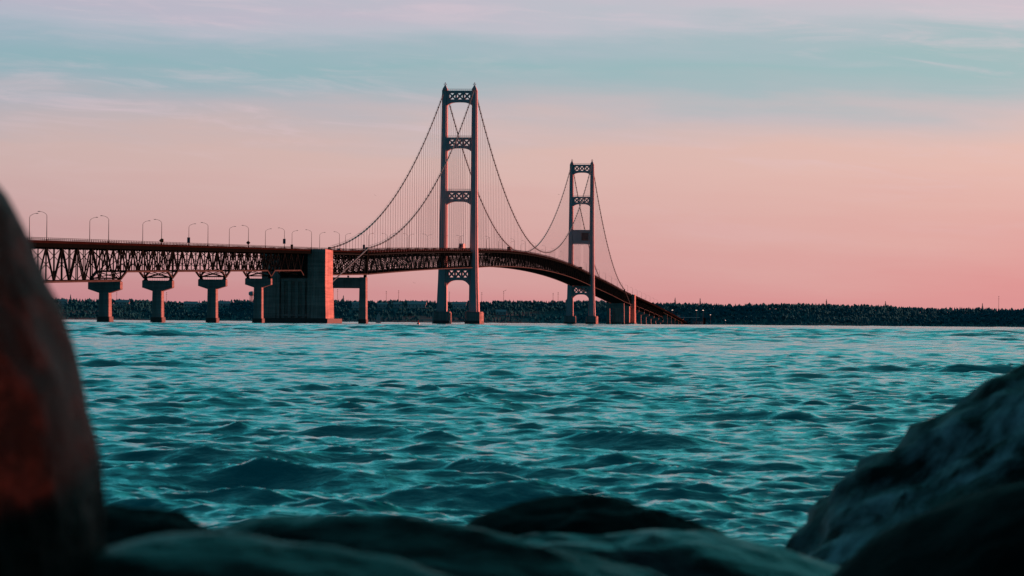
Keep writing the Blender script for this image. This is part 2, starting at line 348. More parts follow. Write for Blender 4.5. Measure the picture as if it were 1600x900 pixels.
boulder('long flat boulder with painted lavender highlights beside the black humped one', RM['lav'], (.36, 5.6, -.645), (.62, .45, .29), (0, .24, .15), seed=24, rough=.12, flat=.5)

boulder('broad unseen boulder added outside the right edge to shade the foreground rocks', RM['dark'], (2.75, 5.7, -.62), (1.0, 3.1, .70), seed=31, rough=.22, flat=.5, sub=5)  # added out of view to keep the low sun off the foreground rocks
boulder('high unseen boulder added outside the right edge to shade the grey sloping one', RM['dark'], (4.2, 9.7, -.75), (1.2, 1.9, 1.5), (0, 0, .3), seed=34, rough=.08, flat=.5, sub=5)  # unseen blocker, added so the grey boulder lies in shade

# ------------------------------------------------------------------ far shore: hills + forest
def shore_y(x): return 5900+120*math.sin(x*.0021+.6)+60*math.sin(x*.009)-.055*x
def hill(x):      # height of ground on the ridge
    return 28.5-.0012*x+2.6*math.sin(x*.004+1)+1.5*math.sin(x*.013)+1.0*math.sin(x*.037+2)
def ground(x, v):
    t = min(1, max(0, v)/430); t = t*t*(3-2*t)
    return -1.2+min(1, max(0, v+10)/14)*2.2+t*hill(x)+(1.5*noise.noise(Vector((x*.01, v*.01, 0)))*t)
mland = mat('far_shore_ground', (.01, .12, .15), .95, var=.5, vscale=.01)
xs = list(np.linspace(-6500, -1300, 40))+list(np.linspace(-1250, 1250, 160))+list(np.linspace(1300, 6500, 40))
vs = [-40, -10, 0, 6, 20, 50, 90, 140, 200, 260, 320, 380, 430, 600, 900, 2000]
v = [(x, shore_y(x)+q, ground(x, q)) for q in vs for x in xs]; nx = len(xs)
me = bpy.data.meshes.new('hills'); me.from_pydata(v, [], [(j*nx+i, j*nx+i+1, (j+1)*nx+i+1, (j+1)*nx+i) for j in range(len(vs)-1) for i in range(nx-1)]); me.materials.append(mland)
ho = bpy.data.objects.new('hills', me); COL.objects.link(ho); tag(ho, kind='structure')
def forest():
    mf = bpy.data.materials.new('mixed_forest_foliage'); mf.use_nodes = True; n = mf.node_tree.nodes; l = mf.node_tree.links; b = n['Principled BSDF']
    b.inputs['Roughness'].default_value = .95; b.inputs['Specular IOR Level'].default_value = .1
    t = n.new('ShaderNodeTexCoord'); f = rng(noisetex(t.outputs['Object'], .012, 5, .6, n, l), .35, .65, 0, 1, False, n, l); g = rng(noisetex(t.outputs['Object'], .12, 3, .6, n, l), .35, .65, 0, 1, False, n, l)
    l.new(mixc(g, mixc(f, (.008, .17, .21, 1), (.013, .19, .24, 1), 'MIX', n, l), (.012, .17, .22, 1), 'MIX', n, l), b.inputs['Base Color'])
    vv = []; ff = []
    rs = np.random.RandomState(4)
    def cone(x, y, z, h, r):
        m_ = 5; a0 = rs.uniform(0, 6)
        for z0, z1, r0 in ((.10, .55, 1), (.35, .8, .72), (.6, 1.0, .45)):
            i = len(vv)
            for k_ in range(m_):
                a = a0+k_*6.283/m_; q = r*r0*rs.uniform(.7, 1.2); vv.append((x+q*math.cos(a), y+q*math.sin(a), z+h*z0))
            vv.append((x, y, z+h*z1))
            for k_ in range(m_): ff.append((i+k_, i+(k_+1) % m_, i+m_))
    def clump(x, y, z, h, r):
        for _ in range(4):
            cx, cy, cz = x+rs.normal(0, r*.45), y+rs.normal(0, r*.45), z+h*rs.uniform(.4, .85); q = r*rs.uniform(.45, .8); i = len(vv); u = rs.uniform(.7, 1.3, 6)
            for k_, (a, b_, c) in enumerate(((1, 0, 0), (0, 1, 0), (-1, 0, 0), (0, -1, 0), (0, 0, 1), (0, 0, -1))): vv.append((cx+a*q*u[k_], cy+b_*q*u[k_], cz+c*q*u[k_]*1.2))
            for a in range(4): ff.append((i+a, i+(a+1) % 4, i+4)); ff.append((i+(a+1) % 4, i+a, i+5))
        i = len(vv)      # trunk
        for dz in (0, h*.6): vv.extend([(x-.25, y, z+dz), (x+.25, y, z+dz), (x, y+.3, z+dz)])
        ff.extend([(i, i+1, i+4, i+3), (i+1, i+2, i+5, i+4), (i+2, i, i+3, i+5)])
    def plant(x, q, big=1):
        if any(abs(x-hx) < hw_*.62+rs.uniform(0, 3) and hq-95 < q < hq+12 for hx, hq, hw_ in HP): return
        dens = noise.noise(Vector((x*.006, q*.012, 5)))
        if q < 230 and q > 12 and x < 250 and dens > .10 and rs.rand() < .8: return
        y = shore_y(x)+q; z = ground(x, q)-.5; con = noise.noise(Vector((x*.012, q*.02, 9)))+rs.normal(0, .25) > -.05
        h = rs.uniform(6, 11.5)*big*(1.0 if q > 60 else .7)
        if con: cone(x, y, z, h*rs.uniform(.92, 1.12), h*.25)
        else: clump(x, y, z, h, h*.32)
    for _ in range(11000): plant(rs.uniform(-1150, 1150), 6+rs.rand()**.8*470)
    for _ in range(1500): plant(rs.uniform(-1150, 1150), rs.uniform(360, 470), 1.06)
    for _ in range(2500):
        s_ = rs.choice((-1, 1)); plant(s_*rs.uniform(1150, 4200), 6+rs.rand()**.7*470, 1.3)
    me = bpy.data.meshes.new('forest'); me.from_pydata(vv, [], ff); me.materials.append(mf); o = bpy.data.objects.new('forest', me); COL.objects.link(o)
    tag(o, 'dark mixed forest of spiky conifers and bare trees covering the far shore', 'forest', kind='stuff')
FX = lambda px, D: (px-800)/5437*D                  # photo column -> metres at a distance
HS = [(111, 385, 16, 6, 1, 'small pale house on the shore by the blurred red tinted boulder'), (197, 385, 24, 5, 1, 'low pale house between the first two bridge piers'), (297, 385, 24, 5.5, 1, 'white house between the second and third bridge piers'),
      (308, 385, 14, 5, 1, 'small pale house just left of the third bridge pier'), (347, 385, 24, 5, 1, 'long low house just right of the third bridge pier'), (559, 330, 18, 8, 1, 'white house seen under the portal pier beam'),
      (598, 330, 17, 7, 0, 'grey green house just right of the portal pier'), (622, 335, 15, 7, 0, 'pale house second right of the portal pier'), (652, 330, 32, 6, 1, 'wide pale house left of the nearer tower'), (718, 335, 24, 8, 1, 'large pale house framed between the nearer tower legs'),
      (783, 200, 18, 6, 0, 'dim house low in the trees right of the nearer tower')]
HP = [(FX(px, 5900+q), q, w_) for px, q, w_, h, k_, lab in HS]
forest()
def pine(px, q, h, lab):
    x = FX(px, 6300); y = shore_y(x)+q; z = ground(x, q)
    r = empty('pine_tree', (x, y, z)); tag(r, lab, 'tree', 'tall pines rising above the far forest')
    MB().tube([(0, 0, 0), (0, 0, h*.9)], .35, 5, .1).build('trunk', M['bark'], r)
    m = MB(); rr = random.Random(px)
    for lv in range(9):
        t = lv/9; z0 = h*(.25+.72*t); R_ = h*.17*(1-t)+.3
        for k_ in range(7):
            a = k_*.9+lv*.5+rr.random()*.5; q_ = R_*rr.uniform(.6, 1.15); ca, sa = math.cos(a), math.sin(a); i = len(m.v)
            m.v += [(0, 0, z0+h*.09), (q_*ca-.5*sa, q_*sa+.5*ca, z0-.3), (q_*ca+.5*sa, q_*sa-.5*ca, z0-.3), (0, 0, z0-.2)]; m.f += [(i, i+1, i+2), (i+1, i+3, i+2), (i, i+3, i+1), (i, i+2, i+3)]
    m.build('crown', bpy.data.materials['mixed_forest_foliage'], r)
for px, h, lab in [(536, 19, 'pine poking above the forest just right of the tall concrete anchorage'), (1061, 21, 'thin dark pine above the forest just right of where the bridge lands'), (1000, 17, 'ragged pine behind the top of the far anchorage'),
                   (1100, 20, 'dark pine on the skyline above the harbour lights'), (1296, 20, 'lone taller pine midway along the right hand forest skyline'), (1392, 19, 'pine standing a little proud of the forest right of the middle of the right shore'), (1549, 20, 'tall pine just left of the thin radio mast'), (119, 18, 'pine on the skyline beside the leftmost bridge pier')]:
    pine(px, 425, h, lab)

# ------------------------------------------------------------------ suspension bridge
BR = empty('suspension_bridge', (T1[0], T1[1], 0), BA); tag(BR, 'long suspension bridge with two pale towers and dark truss deck over the strait', 'bridge')
zs0, zs1 = -719, 1851

def leg_rings(sgn):
    # (z, outer, inner, depth)
    tab = [(8.5, 15.3, 8.1, 12.2), (31, 14.4, 8.2, 10.2), (54, 13.85, 8.35, 9.0), (95, 13.3, 8.55, 7.4), (134, 13.0, 8.7, 6.4), (168, 12.75, 8.85, 5.8)]
    R_ = []
    for z, o_, i_, D in tab:
        c = (o_+i_)/2; hw = (o_-i_)/2; hw2 = hw*.62; D1 = D/2; D2 = D*.34; c *= sgn
        R_.append([(c-hw2, -D1, z), (c+hw2, -D1, z), (c+hw2, -D2, z), (c+hw, -D2, z), (c+hw, D2, z), (c+hw2, D2, z), (c+hw2, D1, z), (c-hw2, D1, z), (c-hw2, D2, z), (c-hw, D2, z), (c-hw, -D2, z), (c-hw2, -D2, z)])
    return R_
def innerx(z): return np.interp(z, [8.5, 31, 54, 95, 134, 168], [8.1, 8.2, 8.35, 8.55, 8.7, 8.85])
def strut(zt, zb, arch, D):
    m = MB(); h = zt-zb; tb = .20*h; bb = .24*h; X0 = innerx(zt)+.6; X1 = innerx(zb)+.3
    m.box((0, 0, zt-tb/2), (2*X0, D, tb)); n = 3; span = 2*(innerx(zt)-.9)/n; pz0 = zb+bb; pz1 = zt-tb
    # lower chord with arched soffit
    P = [(-X1, zb+bb)]; Q = []
    for i in range(25):
        u = -1+2*i/24; xx = u*X1; dz = arch*(1-(1-abs(u)**3.2))
        Q.append((xx, zb-dz))
    for i in range(24):
        (xa, za), (xb, zb_) = Q[i], Q[i+1]; m.prism([(xa, za), (xb, zb_), (xb, zb+bb), (xa, zb+bb)], -D/2, D/2)
    hz = (pz0+pz1)/2; ph = pz1-pz0
    for i in range(n+1):
        x = -span*n/2+i*span; wd = 1.0 if 0 < i < n else 1.3+.9
        xc = x if 0 < i < n else x+(-.9 if i == 0 else .9); m.box((xc, 0, hz), (wd if 0 < i < n else 2.6, D*.9, ph-.01))
    for i in range(n):
        x0 = -span*n/2+i*span+.4; x1 = x0+span-.8
        m.bar((x0, 0, pz0), (x1, 0, pz1), D*.8, .95, up=(0, 1, 0)) if False else None
        for a, b_ in (((x0, pz0), (x1, pz1)), ((x0, pz1), (x1, pz0))):
            dx, dz = b_[0]-a[0], b_[1]-a[1]; L = math.hypot(dx, dz); ox, oz = -dz/L*.5, dx/L*.5; e = .8 if a[1] == pz0 else .797
            m.prism([(a[0]+ox, a[1]+oz), (a[0]-ox, a[1]-oz), (b_[0]-ox, b_[1]-oz), (b_[0]+ox, b_[1]+oz)], -D*e/2, D*e/2)
        cx = (x0+x1)/2; r = 1.05; m.prism([(cx+r*math.cos(t*math.pi/4), hz+r*math.sin(t*math.pi/4)) for t in range(8)], -D*.41, D*.41)
    for s_ in (-1, 1):   # hand rail along the top
        for i in range(15): m.bar((-X0+i*2*X0/14, s_*D*.45, zt), (-X0+i*2*X0/14, s_*D*.45, zt+1.2), .12)
        m.bar((-X0, s_*D*.45, zt+1.2), (X0, s_*D*.45, zt+1.2), .12)
    return m
def make_tower(s, far):
    t = empty('tower', (0, s, 0), 0, BR)
    t['label'] = 'farther tower, with a brown wrapped box between its legs' if far else 'nearer and taller looking ivory tower'
    for sg in (-1, 1):
        MB().loft(leg_rings(sg)).build('leg', M['ivory'], t, bevel=.12)
        f = MB(); c = 11.7*sg; f.loft([[(c+a*6.0, b_*10, z) for a, b_ in ((-1, -.8), (-.8, -1), (.8, -1), (1, -.8), (1, .8), (.8, 1), (-.8, 1), (-1, .8))] for z in (2.3, 8.1)])
        f.loft([[(c+a*5.6, b_*9.5, z) for a, b_ in ((-1, -.8), (-.8, -1), (.8, -1), (1, -.8), (1, .8), (.8, 1), (-.8, 1), (-1, .8))] for z in (8.1, 8.7)])
        for i in range(9): f.bar((c-5+i*1.25, -9.3, 8.6), (c-5+i*1.25, -9.3, 9.8), .12)
        f.build('footing', M['concrete'], t)
        MB().loft([[(c+a*6.15, b_*10.15, z) for a, b_ in ((-1, -.8), (-.8, -1), (.8, -1), (1, -.8), (1, .8), (.8, 1), (-.8, 1), (-1, .8))] for z in (-3, 2.3)]).build('waterline_band', M['wet'], t)
        # cable saddle housing with beacon
        c = 10.6*sg; h = MB(); h.loft([[(c+a*q, b_*q2, z) for a, b_ in ((-1, -1), (1, -1), (1, 1), (-1, 1))] for z, q, q2 in ((168, 1.75, 3), (169.0, 1.6, 2.4), (170.6, .8, 1.0), (171.6, .45, .5))])
        h.tube([(c, 0, 171.5), (c, 0, 173.4)], .18, 6); h.tube([(c-.9, 0, 172.3), (c+.9, 0, 172.3)], .12, 5)
        h.box((c, 0, 173.2), (.7, .7, .6)); h.box((c+.85, 0, 172.3), (.5, .5, .6)); h.box((c-.85, 0, 172.3), (.5, .5, .6)); h.build('saddle_housing', M['ivory'], t)
    for zt, zb, ar in ((167.6, 159.3, 2.6), (133.9, 126.2, 2.6), (95.6, 87.8, 2.6)):
        if far and zt < 100:
            b_ = MB(); b_.box((0, 0, 91.6), (2*8.7, 7.2, 13.4)); b_.box((0, 0, 98.7), (2*8.5, 8, .8)); b_.box((0, 0, 84.7), (2*8.5, 8.2, .5))
            rr = random.Random(3)
            for i in range(22): x = -8.2+i*.78; b_.bar((x, -3.9, 84.5), (x, -3.9, 84.5-rr.uniform(.5, 1.6)), .25)
            o = b_.build('work_platform_wrap', M['ivory'], t); o['label'] = 'boxy wrapped strut hung with work platforms'
            MB().box((3.9, -3.75, 92), (7.4, .4, 8.2)).build('brown_tarpaulin', M['brown'], t)
        else: strut(zt, zb, ar, 4.6).build('cross_strut', M['ivory'], t)
    strut(39.9, 31.3, 4.6, 5).build('cross_strut', M['ivory'], t)
    return t
make_tower(0, False); make_tower(1158, True)

# cables
CW = 10.6
def cab(s):
    zb, zt = 42.4, 169.2
    if s < -549: t = (s+700)/151; return 19.5+(zb-19.5)*t
    if s < 0: t = (s+549)/549; return zb+(zt-zb)*t-4*24.5*t*(1-t)
    if s <= 1158: t = s/1158; return zt-4*105.5*t*(1-t)
    if s <= 1707: t = (1707-s)/549; return zb+(zt-zb)*t-4*24.5*t*(1-t)
    t = (1858-s)/151; return 19.5+(zb-19.5)*t
for sg in (-1, 1):
    S = [-705, -549]+list(np.linspace(-549, 0, 60))[1:]+list(np.linspace(0, 1158, 120))[1:]+list(np.linspace(1158, 1707, 50))[1:]+[1863]
    m = MB().tube([(CW*sg, s, cab(s)) for s in S], .36, 8)
    for i in range(1, 210):       # cable bands
        s = -549+i*12.1
        if s < 1700 and min(abs(s), abs(s-1158)) > 8:
            d = (cab(s+1)-cab(s-1))/2; m.tube([(CW*sg, s-.6, cab(s)-.6*d), (CW*sg, s+.6, cab(s)+.6*d)], .56, 8)
    for dx in (-.45, .45): m.tube([(CW*sg+dx, s, cab(s)+1.15) for s in S[1:-1]], .05, 4)
    m.build('main_cable', M['cable'], BR)
cnt = 0; rest = MB()
for s in [-549+i*12.1 for i in range(1, 187)]:
    if s > 1700 or min(abs(s), abs(s-1158)) < 8: continue
    for sg in (-1, 1):
        z0, z1 = zroad(s)-1.6, cab(s)
        if z1-z0 < 1.5: continue
        m = MB() if cnt < 100 else rest
        m.bar((CW*sg, s-.35, z0), (CW*sg, s-.35, z1), .085); m.bar((CW*sg, s+.35, z0), (CW*sg, s+.35, z1), .085)
        if cnt < 100: m.build('suspender', M['rope'], BR)
        cnt += 1
o = rest.build('suspender', M['rope'], BR); o['kind'] = 'stuff'

def deck_parts(parent, s0, s1, step, off, ctr, hw=8.9, wide=None):
    """road slab, parapets, railing; local coordinates of a parent placed at ctr"""
    n = max(2, int((s1-s0)/step)); S = [s0+(s1-s0)*i/n for i in range(n+1)]
    L = lambda x, s, z: (x, s-ctr, z)
    zr = lambda s: zroad(s)-.9
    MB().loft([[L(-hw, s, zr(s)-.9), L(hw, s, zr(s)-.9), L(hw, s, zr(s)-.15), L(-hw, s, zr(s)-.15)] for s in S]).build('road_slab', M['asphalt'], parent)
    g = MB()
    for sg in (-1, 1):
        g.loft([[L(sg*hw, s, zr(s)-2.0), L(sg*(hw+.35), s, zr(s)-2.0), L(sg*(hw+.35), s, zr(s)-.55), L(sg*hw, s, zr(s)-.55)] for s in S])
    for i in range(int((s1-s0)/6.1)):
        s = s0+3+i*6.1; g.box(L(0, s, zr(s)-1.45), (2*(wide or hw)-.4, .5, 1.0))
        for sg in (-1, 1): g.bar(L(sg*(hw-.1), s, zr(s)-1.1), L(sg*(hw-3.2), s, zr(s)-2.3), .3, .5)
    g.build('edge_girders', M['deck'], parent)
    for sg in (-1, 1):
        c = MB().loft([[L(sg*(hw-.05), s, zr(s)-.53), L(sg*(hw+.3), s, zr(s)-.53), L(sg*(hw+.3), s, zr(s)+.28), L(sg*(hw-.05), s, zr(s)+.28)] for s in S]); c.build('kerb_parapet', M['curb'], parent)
        r = MB()
        for zz, tt in ((1.2, .13), (.75, .09)): r.loft([[L(sg*(hw+.1)-tt/2, s, zr(s)+zz), L(sg*(hw+.1)+tt/2, s, zr(s)+zz), L(sg*(hw+.1)+tt/2, s, zr(s)+zz+tt), L(sg*(hw+.1)-tt/2, s, zr(s)+zz+tt)] for s in S])
        for i in range(int((s1-s0)/3.05)): s = s0+i*3.05+.5; r.box(L(sg*(hw+.1), s, zr(s)+.75), (.16, .16, .95))
        r.build('railing', M['rail'], parent)

def truss(s0, s1, npan, hwid, ctr, depth, haunch=None, lat=1.0, topoff=2.6):
    """two Warren trusses with verticals, cross frames and bottom laterals. depth(s) from top chord"""
    m = MB(); cms = (MB(), MB()); P = [s0+(s1-s0)*i/npan for i in range(npan+1)]
    zt = lambda s: zroad(s)-topoff; zb = lambda s: zt(s)-depth(s)
    L = lambda x, s, z: (x, s-ctr, z)
    for sg in (-1, 1):
        x = sg*hwid; cm = cms[0 if sg < 0 else 1]
        for i in range(npan):
            a, b_ = P[i], P[i+1]
            m.bar(L(x, a, zt(a)), L(x, b_, zt(b_)), .7*lat, .7*lat); cm.bar(L(x, a, zb(a)), L(x, b_, zb(b_)), .75, .65)
            if i % 2 == 0: p, q = L(x, a, zt(a)), L(x, b_, zb(b_))
            else: p, q = L(x, a, zb(a)), L(x, b_, zt(b_))
            m.bar(p, q, .46, .42*lat)
            nl = max(3, int((Vector(p)-Vector(q)).length/1.6))      # lacing
            for j in range(0):
                u = Vector(p).lerp(Vector(q), (j+.5)/nl); m.box(tuple(u), (.5, .4, .10))
        for i, s in enumerate(P):
            for dy in (-.32, .32): m.bar(L(x, s+dy, zb(s)), L(x, s+dy, zt(s)), .25, .11)
            nl = int(depth(s)/1.3)
            for j in range(nl): m.box(L(x, s, zb(s)+(j+.5)*depth(s)/nl), (.25, .6, .12))
    for i, s in enumerate(P):         # cross frames
        m.bar(L(-hwid, s, zt(s)-.2), L(hwid, s, zt(s)-.2), .5, .7); m.bar(L(-hwid, s, zb(s)+.2), L(hwid, s, zb(s)+.2), .4, .5)
        if hwid > 8:
            m.bar(L(-hwid, s, zt(s)-2.3), L(hwid, s, zt(s)-2.3), .3, .4)
            k_ = 8; 
            for j in range(k_): 
                xa = -hwid+2*hwid*j/k_; xb = xa+2*hwid/k_; u0, u1 = (zt(s)-.3, zt(s)-2.3) if j % 2 == 0 else (zt(s)-2.3, zt(s)-.3); m.bar(L(xa, s, u0), L(xb, s, u1), .25, .25)
            for sg in (-1, 1): m.bar(L(sg*hwid, s, zb(s)), L(0, s, zt(s)-2.3), .3, .35)
        elif i % 2 == 0:
            m.bar(L(-hwid, s, zb(s)), L(hwid, s, zt(s)), .2, .25); m.bar(L(hwid, s, zb(s)), L(-hwid, s, zt(s)), .2, .25)
    for i in range(npan):             # bottom and top laterals
        a, b_ = P[i], P[i+1]
        m.bar(L(-hwid, a, zb(a)), L(hwid, b_, zb(b_)), .35, .3); m.bar(L(hwid, a, zb(a)-.02), L(-hwid, b_, zb(b_)-.02), .35, .3)
        m.bar(L(0, a, zt(a)-.3), L(0, b_, zt(b_)-.3), .5, .9)
        for q_ in (-.55, .55): m.bar(L(q_*hwid, a, zt(a)+.2), L(q_*hwid, b_, zt(b_)+.2), .4, .7)
    return m, cms
def build_truss(parent, *a, **k_):
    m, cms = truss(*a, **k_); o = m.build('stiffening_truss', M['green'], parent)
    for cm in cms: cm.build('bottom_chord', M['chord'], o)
sd = lambda s: 11.0
for s0, s1, npn in ((-717, -551, 14), (-547, -5, 44), (5, 1153, 94), (1163, 1705, 44), (1709, 1850, 12)):
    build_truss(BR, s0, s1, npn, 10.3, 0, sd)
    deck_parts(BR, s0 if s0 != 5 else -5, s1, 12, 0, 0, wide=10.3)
deck_parts(BR, 1153, 1163, 5, 0, 0); deck_parts(BR, -551, -547, 2, 0, 0); deck_parts(BR, 1705, 1709, 2, 0, 0)

# grated walkway under the main spans and painted soffit plates
# cable bent piers
def bent(s, far):
    t = empty('cable_bent_pier', (-.8 if not far else 0, s, 0), 0, BR); d = -1 if not far else 1
    t['label'] = 'portal shaped concrete pier beyond the farther tower' if far else 'portal shaped concrete pier right of the tall anchorage'
    for sg in (-1, 1):
        cx = 8.7 if sg > 0 or far else -10.5
        cx = cx*(-1 if far and sg < 0 else 1)
        MB().loft([[(cx+a*q, b_*3.8, z) for a, b_ in ((-1, -1), (1, -1), (1, 1), (-1, 1))] for z, q in ((2.2, 2.0), (25.9, 1.75))]).build('column', M['concrete'], t, bevel=.1)
        MB().box((cx, 0, 0), (4.5, 8.3, 4.5)).build('waterline_band', M['wet'], t)
        MB().box((sg*9.6, 0, 26.8), (1.4, 3, 1.8)).box((0, 0, 26.3), (.8, 2, 1.0)).build('bearing', M['deck'], t)
        p = MB(); p.box((sg*10.3, 0, 34.6), (1.5, 2.4, 14.2)); p.box((sg*10.6, 0, 42.0), (1.6, 2.6, 1.6)); p.build('cable_post', M['green'], t)
    MB().box((0 if far else -.9, 0, 22.7), (2*(6.93 if far else 7.83), 7.0, 6.0)).build('cap_beam', M['concrete'], t, bevel=.1)
bent(-549, False); bent(1707, True)
def anchorage(sn, dirn, e=0):
    """near face at local s = sn, body running in dirn (+1 towards the farther side)"""
    t = empty('anchorage', (0, sn, 0), 0, BR); t['label'] = 'massive concrete anchorage with a sunlit red side near the left towers' if dirn > 0 and sn < 0 else 'concrete anchorage beyond the farther tower'
    y = lambda q: q*dirn
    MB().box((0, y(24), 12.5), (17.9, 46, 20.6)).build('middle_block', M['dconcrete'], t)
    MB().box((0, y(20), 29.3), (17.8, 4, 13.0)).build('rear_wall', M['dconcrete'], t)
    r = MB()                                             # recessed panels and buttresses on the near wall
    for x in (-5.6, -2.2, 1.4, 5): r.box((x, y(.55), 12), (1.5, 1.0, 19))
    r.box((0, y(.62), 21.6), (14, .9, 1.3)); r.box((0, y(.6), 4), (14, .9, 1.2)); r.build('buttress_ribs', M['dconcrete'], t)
    for sg in (-1, 1):
        w_ = MB(); xi, xo = sg*5.2, sg*14.1
        w_.prismx([(y(0), 2.4), (y(0), 37.4), (y(24.5), 37.4), (y(24.5), 20), (y(26.5), 2.4)], sg*9.5+sg*1.6, sg*14.2) if False else None
        def ring(z, o_, d0, d1): return [(sg*9.0, y(d0), z), (sg*(o_+e), y(d0), z), (sg*(o_+e), y(d1), z), (sg*9.0, y(d1), z)]
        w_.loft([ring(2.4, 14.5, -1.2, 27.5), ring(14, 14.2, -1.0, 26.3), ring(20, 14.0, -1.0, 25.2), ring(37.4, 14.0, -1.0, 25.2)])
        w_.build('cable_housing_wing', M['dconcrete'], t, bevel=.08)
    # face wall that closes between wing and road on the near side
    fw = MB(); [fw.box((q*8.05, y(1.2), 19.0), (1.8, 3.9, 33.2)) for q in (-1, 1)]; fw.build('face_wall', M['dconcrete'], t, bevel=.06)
    MB().box((0, y(23.4), -.1), (31+2*e, 51, 5)).build('plinth', M['wet'], t, bevel=.1)
    return t
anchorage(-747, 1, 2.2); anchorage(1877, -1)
deck_parts(BR, -747, -717, 10, 0, 0, hw=8.4); deck_parts(BR, 1850, 1877, 10, 0, 0, hw=8.4)

# ------------------------------------------------------------------ approach viaducts
def make_pier(parent, s, ctr, lab=None, halfcap=6.2, w_=3.8, d_=5.0, capd=4.4):
    zt = zroad(s)-15.1; t = empty('pier', (0, s-ctr, 0), 0, parent)
    if lab: t['label'] = lab
    def ring(z, a, b_, q=.5): return [(x*a, yy*b_, z) for x, yy in ((-1, -q), (-q*1.6 if False else -.9, -1), (.9, -1), (1, -q), (1, q), (.9, 1), (-.9, 1), (-1, q))]
    MB().loft([ring(2.1, w_/2+.15, d_/2+.3, .93), ring(zt-3.6, w_/2, d_/2, .93)]).build('shaft', M['concrete'], t)
    MB().prism([(-halfcap, zt), (halfcap, zt), (halfcap, zt-2.9), (w_/2, zt-4.3), (-w_/2, zt-4.3), (-halfcap, zt-2.9)], -capd/2, capd/2).build('cap', M['concrete'], t, bevel=.08)
    MB().loft([ring(-3, w_/2+.75, d_/2+1, .9), ring(2.1, w_/2+.6, d_/2+.8, .9)]).build('waterline_band', M['wet'], t)
    for sg in (-1, 1): MB().box((sg*5.2, 0, zt+.75), (1.1, 1.6, 1.5)).box((sg*5.2, 0, zt+.15), (1.6, 2.2, .3)).build('bearing', M['deck'], t)
    r = MB()
    for i in range(9): r.bar((-4+i, -capd/2+.2, zt), (-4+i, -capd/2+.2, zt+1), .06)
    r.bar((-4, -capd/2+.2, zt+1), (4, -capd/2+.2, zt+1), .06); r.build('walkway_rail', M['pole'], t)
NV_C = -972
NV = empty('approach_viaduct', W(0, NV_C, 0), BA); tag(NV, 'near truss viaduct on T shaped concrete piers leading left from the tall anchorage', 'bridge', 'approach viaducts of the bridge')
piers = [-1540, -1366, -1195, -1094, -972, -852]
nm = {-1195: 'leftmost visible pier, under the deep truss', -1094: 'second visible pier from the left', -972: 'third visible pier from the left', -852: 'pier directly in front of the tall anchorage'}
for p in piers: make_pier(NV, p, NV_C, nm.get(p))
dd = lambda s: 12.1
build_truss(NV, -1366, -1195.5, 14, 5.75, NV_C, dd); build_truss(NV, -1540, -1367, 14, 5.75, NV_C, dd)
def haunched(a, b_):
    def f(s):
        e = min(s-a, b_-s); pl = (b_-a)/12; return 8.7+2.7*max(0, 1-e/pl)
    return f
for a, b_, n_ in ((-1194.5, -1094.5, 10), (-1093.5, -972.5, 12), (-971.5, -852.5, 12), (-851.5, -752, 10)):
    build_truss(NV, a, b_, n_, 5.75, NV_C, haunched(a, b_))
deck_parts(NV, -1545, -747, 12, 0, NV_C)
FV_C = 2500
FV = empty('approach_viaduct', W(0, FV_C, 0), BA); tag(FV, 'distant viaduct descending from the far anchorage to the wooded shore', 'bridge', 'approach viaducts of the bridge')
fp = [1960, 2080, 2200, 2320, 2440, 2560, 2680, 2800, 2920, 3040, 3150, 3250, 3340]
for p in fp:
    if zroad(p)-15.1 > 7: make_pier(FV, p, FV_C)
    else:
        t = empty('pier', (0, p-FV_C, 0), 0, FV); MB().box((0, 0, (zroad(p)-3.2)/2-1), (13, 2.4, zroad(p)-3.2+2)).build('wall_pier', M['concrete'], t)
ends = [1879]+[p for p in fp if p <= 2680]
for a, b_ in zip(ends[:-1], ends[1:]): build_truss(FV, a+.5, b_-.5, 10, 5.75, FV_C, haunched(a, b_))
gd = MB()
for x in (-6, -2, 2, 6):
    S = [2680+i*20 for i in range(36)]; gd.loft([[(x-.3, s-FV_C, zroad(s)-4.8), (x+.3, s-FV_C, zroad(s)-4.8), (x+.3, s-FV_C, zroad(s)-1.9), (x-.3, s-FV_C, zroad(s)-1.9)] for s in S])
gd.build('girders', M['green'], FV)
deck_parts(FV, 1877, 3380, 20, 0, FV_C)
em = MB(); S = [3340, 3420, 3500, 3600]
em.loft([[(-20, s-FV_C, -2), (20, s-FV_C, -2), (9.5, s-FV_C, zroad(s)-2.2), (-9.5, s-FV_C, zroad(s)-2.2)] for s in S]).build('abutment_ramp', M['wet'], FV)

# ------------------------------------------------------------------ street lamps
def lamp_proto():
    r = empty('street_lamp')
    MB().tube([(0, 0, 0), (0, 0, 8.7)], .15, 6, .09).box((0, 0, .3), (.45, .45, .6)).build('post', M['pole'], r)
    MB().tube([(0, 0, 8.65), (-.25, 0, 9.15), (-.9, 0, 9.65), (-1.7, 0, 9.95), (-2.5, 0, 10.05)], .075, 5, .055).build('arm', M['pole'], r)
    h = MB(); h.loft([[(-2.3, -.12, 10.0), (-2.3, .12, 10.0), (-2.3, .12, 10.16), (-2.3, -.12, 10.16)], [(-2.7, -.22, 9.95), (-2.7, .22, 9.95), (-2.7, .2, 10.2), (-2.7, -.2, 10.2)], [(-3.2, -.12, 9.98), (-3.2, .12, 9.98), (-3.2, .08, 10.1), (-3.2, -.08, 10.1)]]); h.build('lamp_head', M['lamp'], r)
    return r
LP = lamp_proto(); first = True
ORD = ['first', 'second', 'third', 'fourth', 'fifth', 'sixth', 'seventh', 'eighth', 'ninth', 'tenth', 'eleventh', 'twelfth', 'thirteenth', 'fourteenth', 'fifteenth', 'sixteenth', 'seventeenth', 'eighteenth', 'nineteenth', 'twentieth']
